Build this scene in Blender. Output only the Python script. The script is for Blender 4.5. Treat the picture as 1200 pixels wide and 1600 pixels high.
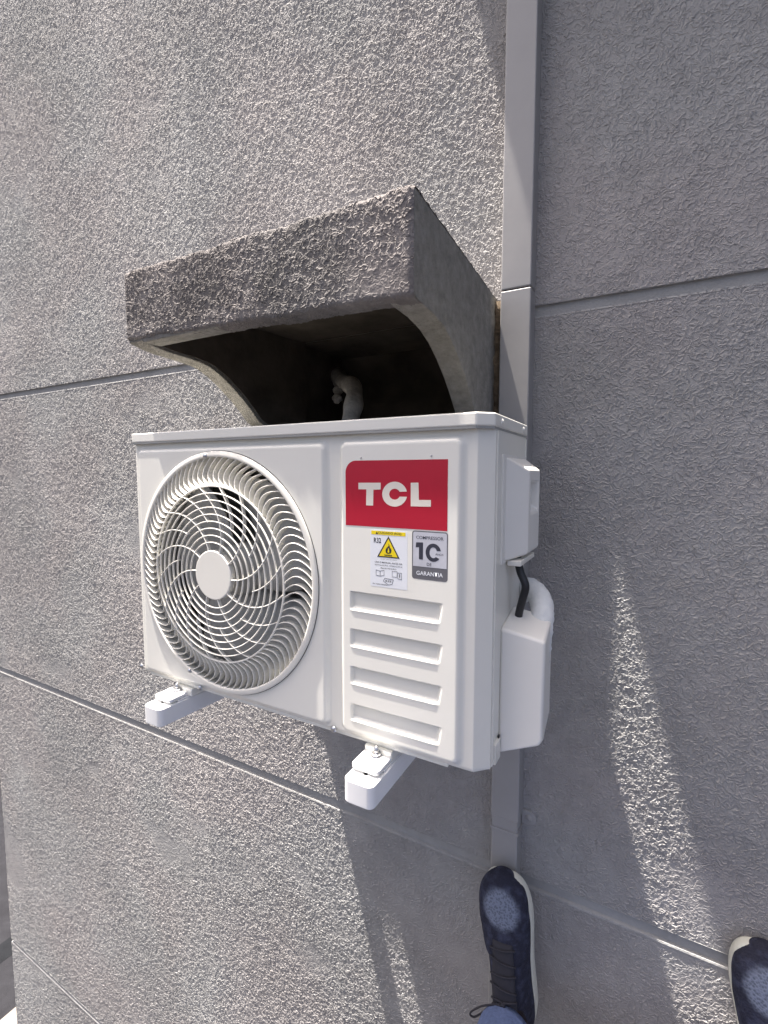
import bpy, bmesh, math, random
import numpy as np
from mathutils import Vector, Matrix
random.seed(4); np.random.seed(4)
R = math.radians
SC = bpy.context.scene
for o in list(bpy.data.objects): bpy.data.objects.remove(o)
COL = SC.collection

# ------------------------------------------------------------------ camera
D = 1.05                      # metres from the lens to the wall face (wall face is y = 0, x runs right, z up)
F, YAW, PIT = 740.0, R(28.7), R(4.6)
cam_d = bpy.data.cameras.new('camera'); cam = bpy.data.objects.new('camera', cam_d); COL.objects.link(cam)
cam.location = (0, -D, 0); cam.rotation_euler = (R(90) - PIT, 0, YAW)
cam_d.sensor_fit = 'HORIZONTAL'; cam_d.sensor_width = 36; cam_d.lens = 36 * F / 1200
cam_d.clip_start = .02; cam_d.clip_end = 600
SC.camera = cam
# ------------------------------------------------------------------ sky, sun, exposure
SUN = Vector((.268, .0605, -1.0)).normalized()          # the way sunlight travels: steep, grazing the wall
w = bpy.data.worlds.new('World'); SC.world = w; w.use_nodes = True
nt = w.node_tree; nt.nodes.clear()
sky = nt.nodes.new('ShaderNodeTexSky'); sky.sky_type = 'NISHITA'; sky.sun_disc = False
sky.sun_elevation = math.asin(-SUN.z); sky.sun_rotation = math.atan2(-SUN.x, -SUN.y)
sky.air_density = .6; sky.dust_density = 6.5; sky.ozone_density = .0
bg = nt.nodes.new('ShaderNodeBackground'); bg.inputs[1].default_value = .085
wo = nt.nodes.new('ShaderNodeOutputWorld')
nt.links.new(sky.outputs[0], bg.inputs[0]); nt.links.new(bg.outputs[0], wo.inputs[0])
sl = bpy.data.lights.new('sun', 'SUN'); sl.energy = 4.5; sl.angle = R(.53); sl.color = (1, .932, .868)
so = bpy.data.objects.new('sun', sl); COL.objects.link(so); so.rotation_euler = SUN.to_track_quat('-Z', 'Y').to_euler()
so.location = (-3, -1, 8)
SC.view_settings.view_transform = 'Standard'; SC.view_settings.look = 'None'
SC.view_settings.exposure = 1.9; SC.view_settings.gamma = 1

# ------------------------------------------------------------------ pixel helper (photo pixel -> point on a plane y)
_fw = np.array([-math.sin(YAW)*math.cos(PIT), math.cos(YAW)*math.cos(PIT), -math.sin(PIT)])
_rt = np.array([math.cos(YAW), math.sin(YAW), 0]); _up = np.cross(_rt, _fw)
def px(u, v, y):
    r = _fw + _rt*(u-600)/F - _up*(v-800)/F
    return np.array([0, -D, 0]) + r*((y+D)/r[1])

# ------------------------------------------------------------------ material helpers
def mat(name, col, rough=.6, metal=0., spec=.5, vary=0., vscale=6., bump=0., bscale=80., coat=0.):
    m = bpy.data.materials.new(name); m.use_nodes = True; t = m.node_tree
    b = t.nodes['Principled BSDF']; b.inputs['Base Color'].default_value = (*col, 1)
    b.inputs['Roughness'].default_value = rough; b.inputs['Metallic'].default_value = metal
    b.inputs['Specular IOR Level'].default_value = spec; b.inputs['Coat Weight'].default_value = coat
    tc = t.nodes.new('ShaderNodeTexCoord')
    if vary:
        n = t.nodes.new('ShaderNodeTexNoise'); n.inputs['Scale'].default_value = vscale; n.inputs['Detail'].default_value = 6
        n.inputs['Roughness'].default_value = .65
        t.links.new(tc.outputs['Object'], n.inputs['Vector'])
        mr = t.nodes.new('ShaderNodeMapRange'); mr.inputs['From Min'].default_value = .3; mr.inputs['From Max'].default_value = .7
        mr.inputs['To Min'].default_value = 1 - vary; mr.inputs['To Max'].default_value = 1 + vary
        t.links.new(n.outputs['Fac'], mr.inputs['Value'])
        mx = t.nodes.new('ShaderNodeVectorMath'); mx.operation = 'SCALE'; mx.inputs[0].default_value = col
        t.links.new(mr.outputs[0], mx.inputs['Scale']); t.links.new(mx.outputs[0], b.inputs['Base Color'])
    if bump:
        n2 = t.nodes.new('ShaderNodeTexNoise'); n2.inputs['Scale'].default_value = bscale; n2.inputs['Detail'].default_value = 4
        t.links.new(tc.outputs['Object'], n2.inputs['Vector'])
        bp = t.nodes.new('ShaderNodeBump'); bp.inputs['Strength'].default_value = 1; bp.inputs['Distance'].default_value = bump
        t.links.new(n2.outputs['Fac'], bp.inputs['Height']); t.links.new(bp.outputs[0], b.inputs['Normal'])
    return m

def stucco(name, col, amp=1.0, method='BOTH', scale=1.0, dirt=0.):
    """roller-textured paint: worm-like ridges a centimetre wide, as true relief"""
    m = bpy.data.materials.new(name); m.use_nodes = True; t = m.node_tree; N = t.nodes.new; L = t.links.new
    b = t.nodes['Principled BSDF']; out = t.nodes['Material Output']
    b.inputs['Roughness'].default_value = .95; b.inputs['Specular IOR Level'].default_value = .08
    tc = N('ShaderNodeTexCoord')
    def math_(op, a, c=None, v=None):
        n = N('ShaderNodeMath'); n.operation = op; L(a, n.inputs[0])
        if c is not None: L(c, n.inputs[1])
        if v is not None: n.inputs[1].default_value = v
        return n.outputs[0]
    def noise(sc, det=2., rough=.5, dist=0., off=0.):
        mp = N('ShaderNodeMapping'); mp.inputs['Location'].default_value = (off, off*.7, off*1.3)
        L(tc.outputs['Object'], mp.inputs['Vector'])
        n = N('ShaderNodeTexNoise'); n.inputs['Scale'].default_value = sc; n.inputs['Detail'].default_value = det
        n.inputs['Roughness'].default_value = rough; n.inputs['Distortion'].default_value = dist
        L(mp.outputs[0], n.inputs['Vector']); return n.outputs['Fac']
    def mapr(v, a, c, d, e, smooth=True):
        n = N('ShaderNodeMapRange'); n.interpolation_type = 'SMOOTHSTEP' if smooth else 'LINEAR'
        L(v, n.inputs['Value']); n.inputs['From Min'].default_value = a; n.inputs['From Max'].default_value = c
        n.inputs['To Min'].default_value = d; n.inputs['To Max'].default_value = e; return n.outputs[0]
    n1 = noise(104*scale, .6, .5, .8)
    ridge = mapr(math_('ABSOLUTE', math_('SUBTRACT', n1, v=.5)), 0., .125, 1., 0.)
    n2 = noise(170*scale, 1.0, .5, .5, 3.1)
    ridge2 = mapr(math_('ABSOLUTE', math_('SUBTRACT', n2, v=.53)), 0., .075, 1., 0.)
    brk = mapr(noise(60*scale, 2., .5, 0, 7.7), .32, .52, .4, 1.)
    smooth_patch = mapr(noise(2.6, 3., .55, .4, 1.9), .30, .42, .35, 1.)
    h = math_('MULTIPLY', math_('MULTIPLY', ridge, brk), v=.00165*amp)
    h = math_('ADD', h, math_('MULTIPLY', ridge2, v=.0005*amp))
    h = math_('ADD', h, math_('MULTIPLY', noise(300, 2.), v=.0003*amp))
    h = math_('ADD', math_('MULTIPLY', h, smooth_patch), math_('MULTIPLY', noise(1.4, 2, .5, 0, 4.4), v=.0015))
    d = N('ShaderNodeDisplacement'); d.inputs['Midlevel'].default_value = 0; d.inputs['Scale'].default_value = 1
    L(h, d.inputs['Height']); L(d.outputs[0], out.inputs['Displacement'])
    m.displacement_method = method
    # paint colour: a little blotchy, a little weathered
    c1 = mapr(noise(1.7, 5, .6, .3, 2.2), .25, .75, .86, 1.10)
    c2 = mapr(noise(22, 4, .6, 0, 9.1), .3, .7, .95, 1.05)
    cc = math_('MULTIPLY', c1, c2)
    if dirt:
        cc = math_('MULTIPLY', cc, mapr(noise(9, 6, .7, .6, 5.5), .35, .62, 1 - dirt, 1.))
    hue = N('ShaderNodeMix'); hue.data_type = 'RGBA'
    hue.inputs[6].default_value = (*col, 1); hue.inputs[7].default_value = (col[0]*1.025, col[1]*.985, col[2]*.98, 1)
    L(mapr(noise(2.3, 3, .5, 0, 8.8), .35, .65, 0, 1), hue.inputs[0])
    mx = N('ShaderNodeVectorMath'); mx.operation = 'SCALE'; L(hue.outputs[2], mx.inputs[0]); L(cc, mx.inputs['Scale'])
    L(mx.outputs[0], b.inputs['Base Color'])
    return m

WALLC = (.335, .332, .324)
M = dict(
    stucco=stucco('wall_stucco', WALLC), stucco_far=stucco('wall_stucco_coarse', WALLC, method='BUMP'),
    plain=mat('wall_joint_paint', WALLC, .95, spec=.06, vary=.12, vscale=9, bump=.0018, bscale=170),
    hoodf=stucco('hood_stucco', (.235, .224, .215), amp=1.05, scale=.95, dirt=.35),
    conc=mat('hood_concrete', (.265, .255, .23), .95, spec=.08, vary=.22, vscale=55, bump=.0045, bscale=210),
    conc_shade=mat('hood_inside_shade', (.085, .073, .060), .95, spec=.1, vary=.4, vscale=8, bump=.0012, bscale=70),  # concrete with the shade inside the hood put into its colour
    mortar=mat('hood_mortar', (.13, .1, .07), .95, spec=.1, vary=.5, vscale=60, bump=.006, bscale=110),
    duct=mat('duct_paint', (.31, .302, .295), .42, spec=.5, vary=.06, vscale=5, bump=.0002, bscale=60),
    white=mat('cabinet_white_enamel', (.785, .772, .705), .36, vary=.035, vscale=5, bump=.00006, bscale=500),
    plastic=mat('grille_white_plastic', (.77, .75, .68), .42, vary=.02, vscale=12),
    cover=mat('cover_white_plastic', (.80, .785, .735), .45, vary=.02, vscale=9),
    bracket=mat('bracket_white_polymer', (.80, .80, .79), .5, vary=.02, vscale=20),
    inner=mat('cabinet_inside_metal', (.36, .36, .34), .6, vary=.15, vscale=9),
    coil=mat('condenser_fins', (.36, .36, .35), .6, metal=0., vary=.2, vscale=30),
    blade=mat('fan_blade_plastic', (.36, .36, .345), .5, vary=.08, vscale=20),
    steel=mat('screw_steel', (.55, .55, .56), .28, metal=1.),
    red=mat('badge_red', (.44, .008, .030), .35, vary=.04, vscale=30, coat=.2),
    cream=mat('badge_lettering', (.76, .71, .62), .45),
    paper=mat('sticker_white', (.74, .76, .79), .4, vary=.02, vscale=40),
    silver=mat('sticker_silver', (.56, .57, .62), .3, metal=.15, vary=.15, vscale=28),
    grey=mat('sticker_grey', (.13, .13, .145), .35, vary=.15, vscale=24),
    yellow=mat('sticker_yellow', (.80, .62, .01), .45),
    ink=mat('sticker_ink', (.022, .022, .028), .5),
    inkblue=mat('sticker_dark_numerals', (.035, .037, .055), .4),
    foam=mat('pipe_foam_wrap', (.70, .72, .72), .7, vary=.06, vscale=50, bump=.002, bscale=90),
    tape=mat('pipe_old_wrap', (.50, .48, .44), .8, vary=.25, vscale=40, bump=.004, bscale=70),
    cable=mat('black_cable_rubber', (.014, .015, .018), .42, bump=.0003, bscale=200),
    sole=mat('shoe_foam_sole', (.66, .65, .56), .7, vary=.06, vscale=40, bump=.0008, bscale=150),
    lace=mat('shoe_lace', (.03, .028, .035), .8), sock=mat('sock_knit', (.022, .014, .018), .95, bump=.001, bscale=400),
    jeans=mat('denim', (.17, .22, .38), .9, spec=.15, vary=.2, vscale=160, bump=.0012, bscale=420),
    shirt=mat('shirt_cotton', (.06, .065, .08), .9, vary=.1), skin=mat('skin', (.42, .26, .18), .55, vary=.06),
    hair=mat('hair', (.02, .015, .012), .6, bump=.004, bscale=160),
    asphalt=mat('asphalt', (.024, .024, .027), .95, spec=.08, vary=.2, vscale=3, bump=.004, bscale=60),
    patch=mat('asphalt_patch', (.014, .015, .017), .95, spec=.08, vary=.15, vscale=5, bump=.004, bscale=70),
    paving=mat('pavement_concrete', (.24, .215, .185), .95, spec=.1, vary=.1, vscale=2),
    inside=mat('wall_side_paint', (.22, .21, .215), .85, vary=.1),
)
def shoe_material():
    m = bpy.data.materials.new('shoe_knit'); m.use_nodes = True; t = m.node_tree; N = t.nodes.new; L = t.links.new
    b = t.nodes['Principled BSDF']; b.inputs['Roughness'].default_value = .85; b.inputs['Specular IOR Level'].default_value = .2
    at = N('ShaderNodeAttribute'); at.attribute_name = 'toe_mesh'
    tc = N('ShaderNodeTexCoord')
    vo = N('ShaderNodeTexVoronoi'); vo.inputs['Scale'].default_value = 230; L(tc.outputs['Object'], vo.inputs['Vector'])
    hole = N('ShaderNodeMapRange'); hole.inputs['From Min'].default_value = .25; hole.inputs['From Max'].default_value = .6
    hole.inputs['To Min'].default_value = .6; hole.inputs['To Max'].default_value = 1.; L(vo.outputs['Distance'], hole.inputs['Value'])
    no = N('ShaderNodeTexNoise'); no.inputs['Scale'].default_value = 60; no.inputs['Detail'].default_value = 5; L(tc.outputs['Object'], no.inputs['Vector'])
    ns = N('ShaderNodeMapRange'); ns.inputs['From Min'].default_value = .45; ns.inputs['From Max'].default_value = .75; L(no.outputs['Fac'], ns.inputs['Value'])
    navy = N('ShaderNodeMix'); navy.data_type = 'RGBA'; navy.inputs[6].default_value = (.027, .028, .044, 1); navy.inputs[7].default_value = (.058, .063, .10, 1)
    L(ns.outputs[0], navy.inputs[0])
    me = N('ShaderNodeVectorMath'); me.operation = 'SCALE'; me.inputs[0].default_value = (.20, .225, .29); L(hole.outputs[0], me.inputs['Scale'])
    mx = N('ShaderNodeMix'); mx.data_type = 'RGBA'; L(at.outputs['Fac'], mx.inputs[0]); L(navy.outputs[2], mx.inputs[6]); L(me.outputs[0], mx.inputs[7])
    L(mx.outputs[2], b.inputs['Base Color'])
    bp = N('ShaderNodeBump'); bp.inputs['Distance'].default_value = .0015; L(vo.outputs['Distance'], bp.inputs['Height']); L(bp.outputs[0], b.inputs['Normal'])
    return m
M['shoe'] = shoe_material()

# ------------------------------------------------------------------ object helpers
ORG = {}
def org(o): return ORG.get(o.name, Vector((0, 0, 0)))
def tag(o, label=None, cat=None, group=None, kind=None):
    if label: o['label'] = label
    if cat: o['category'] = cat
    if group: o['group'] = group
    if kind: o['kind'] = kind
    return o
def thing(name, loc, label, cat, group=None):
    o = bpy.data.objects.new(name, None); COL.objects.link(o); o.location = loc; o.empty_display_size = .1
    ORG[o.name] = Vector(loc); return tag(o, label, cat, group)
def link(name, me, material, parent, origin=None, smooth=False):
    """verts of me are world coordinates; origin = where the object's own origin sits (world)"""
    po = org(parent) if parent else Vector((0, 0, 0))
    og = Vector(origin) if origin is not None else po
    me.transform(Matrix.Translation(-og))
    if material is not None and not me.materials: me.materials.append(M[material])
    if smooth: me.polygons.foreach_set('use_smooth', [True]*len(me.polygons))
    o = bpy.data.objects.new(name, me); COL.objects.link(o); ORG[o.name] = og
    if parent: o.parent = parent
    o.location = og - po
    return o
class MB:
    def __init__(s): s.v = []; s.f = []
    def add(s, vs, fs):
        n = len(s.v); s.v += [tuple(map(float, p)) for p in vs]; s.f += [tuple(i+n for i in f) for f in fs]; return s
    def box(s, x0, x1, y0, y1, z0, z1):
        return s.add([(x, y, z) for z in (z0, z1) for y in (y0, y1) for x in (x0, x1)],
                     [(0, 2, 3, 1), (4, 5, 7, 6), (0, 1, 5, 4), (2, 6, 7, 3), (0, 4, 6, 2), (1, 3, 7, 5)])
    def prism(s, poly, y0, y1):
        """poly of (x,z), counter-clockwise seen from -y; y0 is the front (smaller y)"""
        n = len(poly)
        vs = [(x, y0, z) for x, z in poly] + [(x, y1, z) for x, z in poly]
        return s.add(vs, [tuple(range(n)), tuple(range(2*n-1, n-1, -1))] + [(i, i+n, (i+1) % n+n, (i+1) % n) for i in range(n)])
    def prism_z(s, poly, z0, z1):
        n = len(poly)
        vs = [(x, y, z1) for x, y in poly] + [(x, y, z0) for x, y in poly]
        return s.add(vs, [tuple(range(n)), tuple(range(2*n-1, n-1, -1))] + [(i, i+n, (i+1) % n+n, (i+1) % n) for i in range(n)])
    def prism_x(s, poly, x0, x1):
        """poly of (y,z)"""
        n = len(poly)
        vs = [(x0, y, z) for y, z in poly] + [(x1, y, z) for y, z in poly]
        return s.add(vs, [tuple(range(n)), tuple(range(2*n-1, n-1, -1))] + [(i, i+n, (i+1) % n+n, (i+1) % n) for i in range(n)])
    def loft(s, rings, cap=True, close=True):
        n = len(rings[0]); vs = [p for r in rings for p in r]; fs = []
        for k in range(len(rings)-1):
            for i in range(n if close else n-1):
                j = (i+1) % n; fs.append((k*n+i, k*n+j, (k+1)*n+j, (k+1)*n+i))
        if cap and close: fs += [tuple(range(n-1, -1, -1)), tuple(range((len(rings)-1)*n, len(rings)*n))]
        return s.add(vs, fs)
    def tube(s, pts, rad, n=12, cap=True, flat=1.):
        pts = [Vector(p) for p in pts]; rings = []; ref = None
        for i, p in enumerate(pts):
            t = (pts[min(i+1, len(pts)-1)] - pts[max(i-1, 0)]).normalized()
            if ref is None: ref = t.orthogonal().normalized()
            ref = (ref - t*ref.dot(t)).normalized(); b = t.cross(ref)
            r = rad[i] if hasattr(rad, '__len__') else rad
            rings.append([tuple(p + ref*math.cos(a)*r + b*math.sin(a)*r*flat) for a in [2*math.pi*k/n for k in range(n)]])
        return s.loft(rings, cap)
    def lathe(s, prof, c, n=96, cap=False):
        """prof of (r, y) turned about the y axis through c=(x,z)"""
        rings = [[(c[0]+r*math.cos(2*math.pi*k/n), y, c[1]+r*math.sin(2*math.pi*k/n)) for k in range(n)] for r, y in prof]
        return s.loft(rings, cap)
    def mesh(s, name):
        me = bpy.data.meshes.new(name); me.from_pydata(s.v, [], s.f)
        bm = bmesh.new(); bm.from_mesh(me); bmesh.ops.recalc_face_normals(bm, faces=bm.faces); bm.to_mesh(me); bm.free()
        return me
    def build(s, name, material, parent=None, smooth=False, bevel=0., seg=3, origin=None, angle=30):
        o = link(name, s.mesh(name), material, parent, origin, smooth or bevel > 0)
        if bevel:
            b = o.modifiers.new('bevel', 'BEVEL'); b.width = bevel; b.segments = seg; b.limit_method = 'ANGLE'; b.angle_limit = R(angle); b.harden_normals = True
        return o
def smooth_path(pts, n=8):
    P = [Vector(p) for p in pts]; out = []
    for i in range(len(P)-1):
        a, b, c, d = P[max(i-1, 0)], P[i], P[i+1], P[min(i+2, len(P)-1)]
        for k in range(n):
            t = k/n; out.append(.5*((2*b)+(c-a)*t+(2*a-5*b+4*c-d)*t*t+(3*b-a-3*c+d)*t**3))
    return out + [P[-1]]
def np_mesh(name, V, Q):
    me = bpy.data.meshes.new(name); nf = len(Q)
    me.vertices.add(len(V)); me.vertices.foreach_set('co', np.ascontiguousarray(V, dtype=np.float32).ravel())
    me.loops.add(nf*4); me.loops.foreach_set('vertex_index', np.ascontiguousarray(Q, dtype=np.int32).ravel())
    me.polygons.add(nf); me.polygons.foreach_set('loop_start', np.arange(0, nf*4, 4, dtype=np.int32))
    me.polygons.foreach_set('use_smooth', np.ones(nf, dtype=bool))
    return me
def grid(xs, zs, y=0., hole=None):
    X, Z = np.meshgrid(xs, zs); V = np.stack([X, np.full_like(X, y), Z], -1).reshape(-1, 3)
    nx = len(xs); i = (np.arange(len(zs)-1)[:, None]*nx + np.arange(nx-1)[None]).ravel()
    Q = np.stack([i, i+1, i+nx+1, i+nx], -1)
    if hole is not None:
        c = V[Q].mean(1); Q = Q[~((c[:, 0] > hole[0]) & (c[:, 0] < hole[1]) & (c[:, 2] > hole[2]) & (c[:, 2] < hole[3]))]
    return V, Q

# ================================================================== setting: ground far below
GZ = -9.0
MB().box(-80, 60, -90, 70, GZ-.5, GZ).build('street', 'asphalt').__setitem__('kind', 'structure')
o = MB().box(-8.86, -6.9, -40, 30, GZ, GZ+.13).build('pavement', 'paving'); tag(o, kind='structure')
o = MB().add([(-10.6, -30, GZ+.004), (-10.2, -30, GZ+.004), (-9.95, 30, GZ+.004), (-10.4, 30, GZ+.004)], [(0, 1, 2, 3)]).build('road', 'patch'); tag(o, kind='structure')

# ================================================================== the rendered facade wall
XL, XR = -2.745, 3.4
OP = (-.832, -.335, -.16, .352)                                   # box opening behind the hood
wall = thing('facade_wall', (0, 0, 0), 'tall grey rough-rendered wall with recessed horizontal joints', 'wall')
b = MB()
for x0, x1, z0, z1 in [(XL+.003, OP[0], GZ, 5), (OP[1], XR, GZ, 5), (OP[0], OP[1], OP[3], 5), (OP[0], OP[1], GZ, OP[2])]:
    b.box(x0, x1, .0048, .24, z0, z1)
b.build('joint_backing', 'plain', wall)
JN = [5.0, .350, .327, -.917, -.945, -2.366, -2.384, GZ]
XN = -1.25
def wall_panel(z0, z1):
    Vs, Qs, Ms = [], [], []; n = 0
    def put(V, Q, mi):
        nonlocal n
        Vs.append(V); Qs.append(Q+n); Ms.append(np.full(len(Q), mi, dtype=np.int32)); n += len(V)
    def blk(x0, x1, a, c, st, mi):
        a, c = max(a, z0), min(c, z1)
        if c - a < .004: return
        xs = np.linspace(x0, x1, max(2, int((x1-x0)/st)+1)); zs = np.linspace(a, c, max(2, int((c-a)/st)+1))
        V, Q = grid(xs, zs, 0., OP); put(V, Q, mi)
    for xa, xb, za, zb, st in ((XL, XN+.004, -3.1, 2.05, .0040), (XN, -.60, -2.05, 1.55, .0030), (-.604, .62, -1.62, 1.15, .0026)):   # in view: true relief
        blk(xa, xb, za, zb, st, 0); blk(xa, xb, zb, z1, .05, 1); blk(xa, xb, z0, za, .05, 1)
    blk(.62, XR, z0, z1, .05, 1)
    # lips of the panel: top, bottom and left return
    def lip(p):
        put(np.array(p, float), np.array([[0, 1, 2, 3]]), 2)
    for a, c in ([(XL, OP[0]), (OP[1], XR)] if (z1 > OP[2] and z0 < OP[3]) else [(XL, XR)]):
        for xa, xb in ((a, c),):
            lip([(xa, -.0024, z1-.0030), (xb, -.0024, z1-.0030), (xb, -.0014, z1+.0006), (xa, -.0014, z1+.0006)])
            lip([(xa, -.0014, z1+.0006), (xb, -.0014, z1+.0006), (xb, .0055, z1+.0028), (xa, .0055, z1+.0028)])
            lip([(xa, .0055, z0), (xb, .0055, z0), (xb, -.0020, z0), (xa, -.0020, z0)])
    lip([(XL, .24, z0), (XL, -.0015, z0), (XL, -.0015, z1), (XL, .24, z1)])
    me = np_mesh('wall_panel', np.concatenate(Vs), np.concatenate(Qs))
    for k in ('stucco', 'stucco_far', 'plain'): me.materials.append(M[k])
    me.polygons.foreach_set('material_index', np.concatenate(Ms)); me.update(calc_edges=True)
    link('wall_panel', me, None, wall)
for i in range(0, 8, 2): wall_panel(JN[i+1], JN[i])

# opening behind the hood: sides, floor, dark closing board with its rail
b = MB(); b.box(OP[0]-.03, OP[1]+.03, .195, .215, OP[2]-.03, OP[3]+.03); b.build('closing_board', 'conc_shade', wall)
b = MB(); b.box(-.70, OP[1]-.002, .168, .194, .165, .205); b.build('closing_rail', 'conc_shade', wall)

# ================================================================== slab high above that shades the right half
can = thing('concrete_canopy', (1.5, 0, 2.2), 'long flat concrete canopy slab projecting from the wall high above the duct', 'canopy')
CL = -.086 - .268*2.2
MB().box(CL, 3.3, -.40, -.002, 2.2, 2.30).build('slab', 'plain', can, bevel=.004)
MB().box(CL+.004, 3.296, -.385, -.36, 2.17, 2.199).build('drip_edge', 'plain', can)

# ================================================================== concrete hood over the old window box
HX0, HX1, HY = -.936, -.293, -.433
hood = thing('concrete_hood', (-.61, 0, .25), 'rough grey concrete hood jutting from the wall above the air conditioner', 'hood')
def rough_patch(xs, ys, fn, nrm_amp=.0):
    X, Y = np.meshgrid(xs, ys); V = fn(X, Y).reshape(-1, 3); nx = len(xs)
    i = (np.arange(len(ys)-1)[:, None]*nx + np.arange(nx-1)[None]).ravel()
    return V, np.stack([i, i+1, i+nx+1, i+nx], -1)
def n1d(x, seed, fr):                                            # small smooth random wobble along an edge
    r = np.random.RandomState(seed); out = np.zeros_like(x)
    for k in range(7):
        f = fr*1.75**k; out += np.sin(x*f + r.uniform(0, 6.3))*r.uniform(.5, 1)/1.5**k
    return out
# front face: textured sheet whose upper and lower edges are worn
TAP = .078
def taper(x, y): return x + TAP*(1-np.minimum(np.abs(y), .433)/.433)*(HX1-x)/(HX1-HX0)
def ftop(X): return np.interp(X, [HX0, HX1], [.402, .394]) + .0016*n1d(X, 3, 24)
def fbot(X): return np.interp(X, [HX0, HX1], [.272, .249]) + .0012*n1d(X, 5, 30)
xs = np.linspace(HX0, HX1, 250)
prof = []                                                        # (t up the face, y) : rounded arris at the top, straight face, small arris below
for a in np.linspace(0, 90, 7): prof.append(('t', math.sin(R(a)), math.cos(R(a))))
rows = []
def row(zf, yy): rows.append(np.stack([xs, np.full_like(xs, 0)+yy, zf], -1))
row(fbot(xs)+.001, HY+.040 + 0*xs); row(fbot(xs), HY+.010+0*xs)
row(fbot(xs)+.0015, HY+.003+0*xs)
for t in np.linspace(.03, .965, 44): row(fbot(xs)*(1-t)+ftop(xs)*t, HY + 0*xs)
er = .004 + .003*np.abs(n1d(xs, 9, 40))
for a in (25, 50, 75, 90): row(ftop(xs)-er*(1-math.sin(R(a))), HY+er*(1-math.cos(R(a))))
for k in range(1, 46): row(ftop(xs)*(1-k/45)+.372*(k/45), HY + .006 + (-HY-.006)*k/45 + 0*xs)
V = np.concatenate(rows); V[:, 1] += np.clip(V[:, 0]-(HX1-.008), 0, None)**2*60*(V[:, 1] < HY+.02) + np.clip(HX0+.008-V[:, 0], 0, None)**2*60*(V[:, 1] < HY+.02); V[:, 0] = taper(V[:, 0], V[:, 1]); nx = len(xs); i = (np.arange(len(rows)-1)[:, None]*nx + np.arange(nx-1)[None]).ravel()
me = np_mesh('front_face', V, np.stack([i, i+1, i+nx+1, i+nx], -1)); me.update(calc_edges=True)
link('front_face', me, 'hoodf', hood)
# core of the front lip and of the top
MB().box(HX0+.046, HX1-.046, HY+.003, HY+.041, .262, .352).build('front_beam', 'conc', hood, bevel=.002)
MB().box(HX0+.046, HX1-.046, HY+.041, -.0005, .3522, .366).build('top_slab', 'conc_shade', hood)
# side cheeks with the quarter-round underside
def cheek(x0, x1, low):
    pr = [(-.0008, .3740), (HY+.0060, .3965)] + low + [(-.0008, low[-1][1])]
    b = MB().prism_x(pr[::-1], x0, x1); b.v = [(float(taper(x, y)), y, z) for x, y, z in b.v]
    return b.build('side_cheek', 'conc', hood, bevel=.0025, seg=2, angle=40)
LOWL = [(HY+.0035, .266), (-.405, .258), (-.382, .2535), (-.326, .2475), (-.300, .2435), (-.281, .2375), (-.262, .227), (-.241, .213), (-.199, .178), (-.172, .150), (-.154, .129), (-.125, .112), (-.096, .106), (-.084, .095), (-.077, .012), (-.072, -.088), (-.067, -.165)]
LOWR = [(HY+.0035, .252), (-.405, .2475), (-.36, .2455), (-.315, .238), (-.28, .2255), (-.245, .206), (-.21, .181), (-.18, .155), (-.15, .125), (-.128, .095), (-.112, .06), (-.10, .02), (-.092, -.03), (-.088, -.15)]
c1 = cheek(HX0, HX0+.045, LOWL); c2 = cheek(HX1-.045, HX1, LOWR)
c2['label'] = 'smooth grey cheek of the hood beside the duct'
# thin added sheets on the inner faces, their dark colour standing in for shade
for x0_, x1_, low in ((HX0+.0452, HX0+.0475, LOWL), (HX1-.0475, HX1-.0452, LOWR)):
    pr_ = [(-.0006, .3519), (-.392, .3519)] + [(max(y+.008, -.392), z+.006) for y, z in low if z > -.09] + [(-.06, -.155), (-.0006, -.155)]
    b = MB().prism_x(pr_[::-1], x0_, x1_); b.v = [(float(taper(x, y)), y, z) for x, y, z in b.v]; b.build('inner_shade_sheet', 'conc_shade', hood)
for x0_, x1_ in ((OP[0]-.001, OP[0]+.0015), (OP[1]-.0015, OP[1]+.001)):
    MB().box(x0_, x1_, .0, .194, OP[2]+.001, OP[3]-.0005).build('inner_shade_sheet', 'conc_shade', hood)
MB().box(OP[0]-.002, OP[1]+.002, .0, .194, .3495, .3516).build('inner_shade_sheet', 'conc_shade', hood)
# crumbly mortar fillet where the right cheek meets the wall
pts = [(HX1+.004+.002*math.sin(k*1.7), -.010-.004*math.sin(k*2.3), .366-.021*k) for k in range(25)]
MB().tube(pts, [.010+.004*abs(math.sin(k*1.3)) for k in range(25)], 9).build('mortar_fillet', 'mortar', hood, smooth=True)

# ================================================================== square duct running down the wall
DX0, DX1, DY = -.2755, -.2140, -.0425
duct = thing('wall_duct', (-.245, 0, -1), 'slim grey painted square duct running down the wall beside the hood', 'duct')
def dsec(z0, z1, g): return MB().box(DX0-g, DX1+g, DY-g, .004, z0, z1).build('duct_section', 'duct', duct, bevel=.003, seg=3)
dsec(.3788, 4.9, 0.); dsec(-.771, .3765, .0004); dsec(GZ+.14, -.7695, -.0014)
MB().box(DX0-.0012, DX1+.0012, DY-.0014, .003, -.800, -.7955).build('sleeve_rim', 'duct', duct, bevel=.001)
cx, cz = -.1985, -.775
b = MB().prism([(cx-.016, cz-.016)] + [(cx+.016*math.cos(a), cz+.016*math.sin(a)) for a in np.linspace(-math.pi/2, math.pi/2, 14)] + [(cx-.016, cz+.016)], -.0065, .002)
tab = b.build('fixing_tab', 'duct', duct, bevel=.001)
b = MB().lathe([(.0, -.010), (.005, -.0095), (.0075, -.0072), (.0075, -.006)], (cx, cz), 18); b.build('screw', 'duct', tab, smooth=True)

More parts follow.
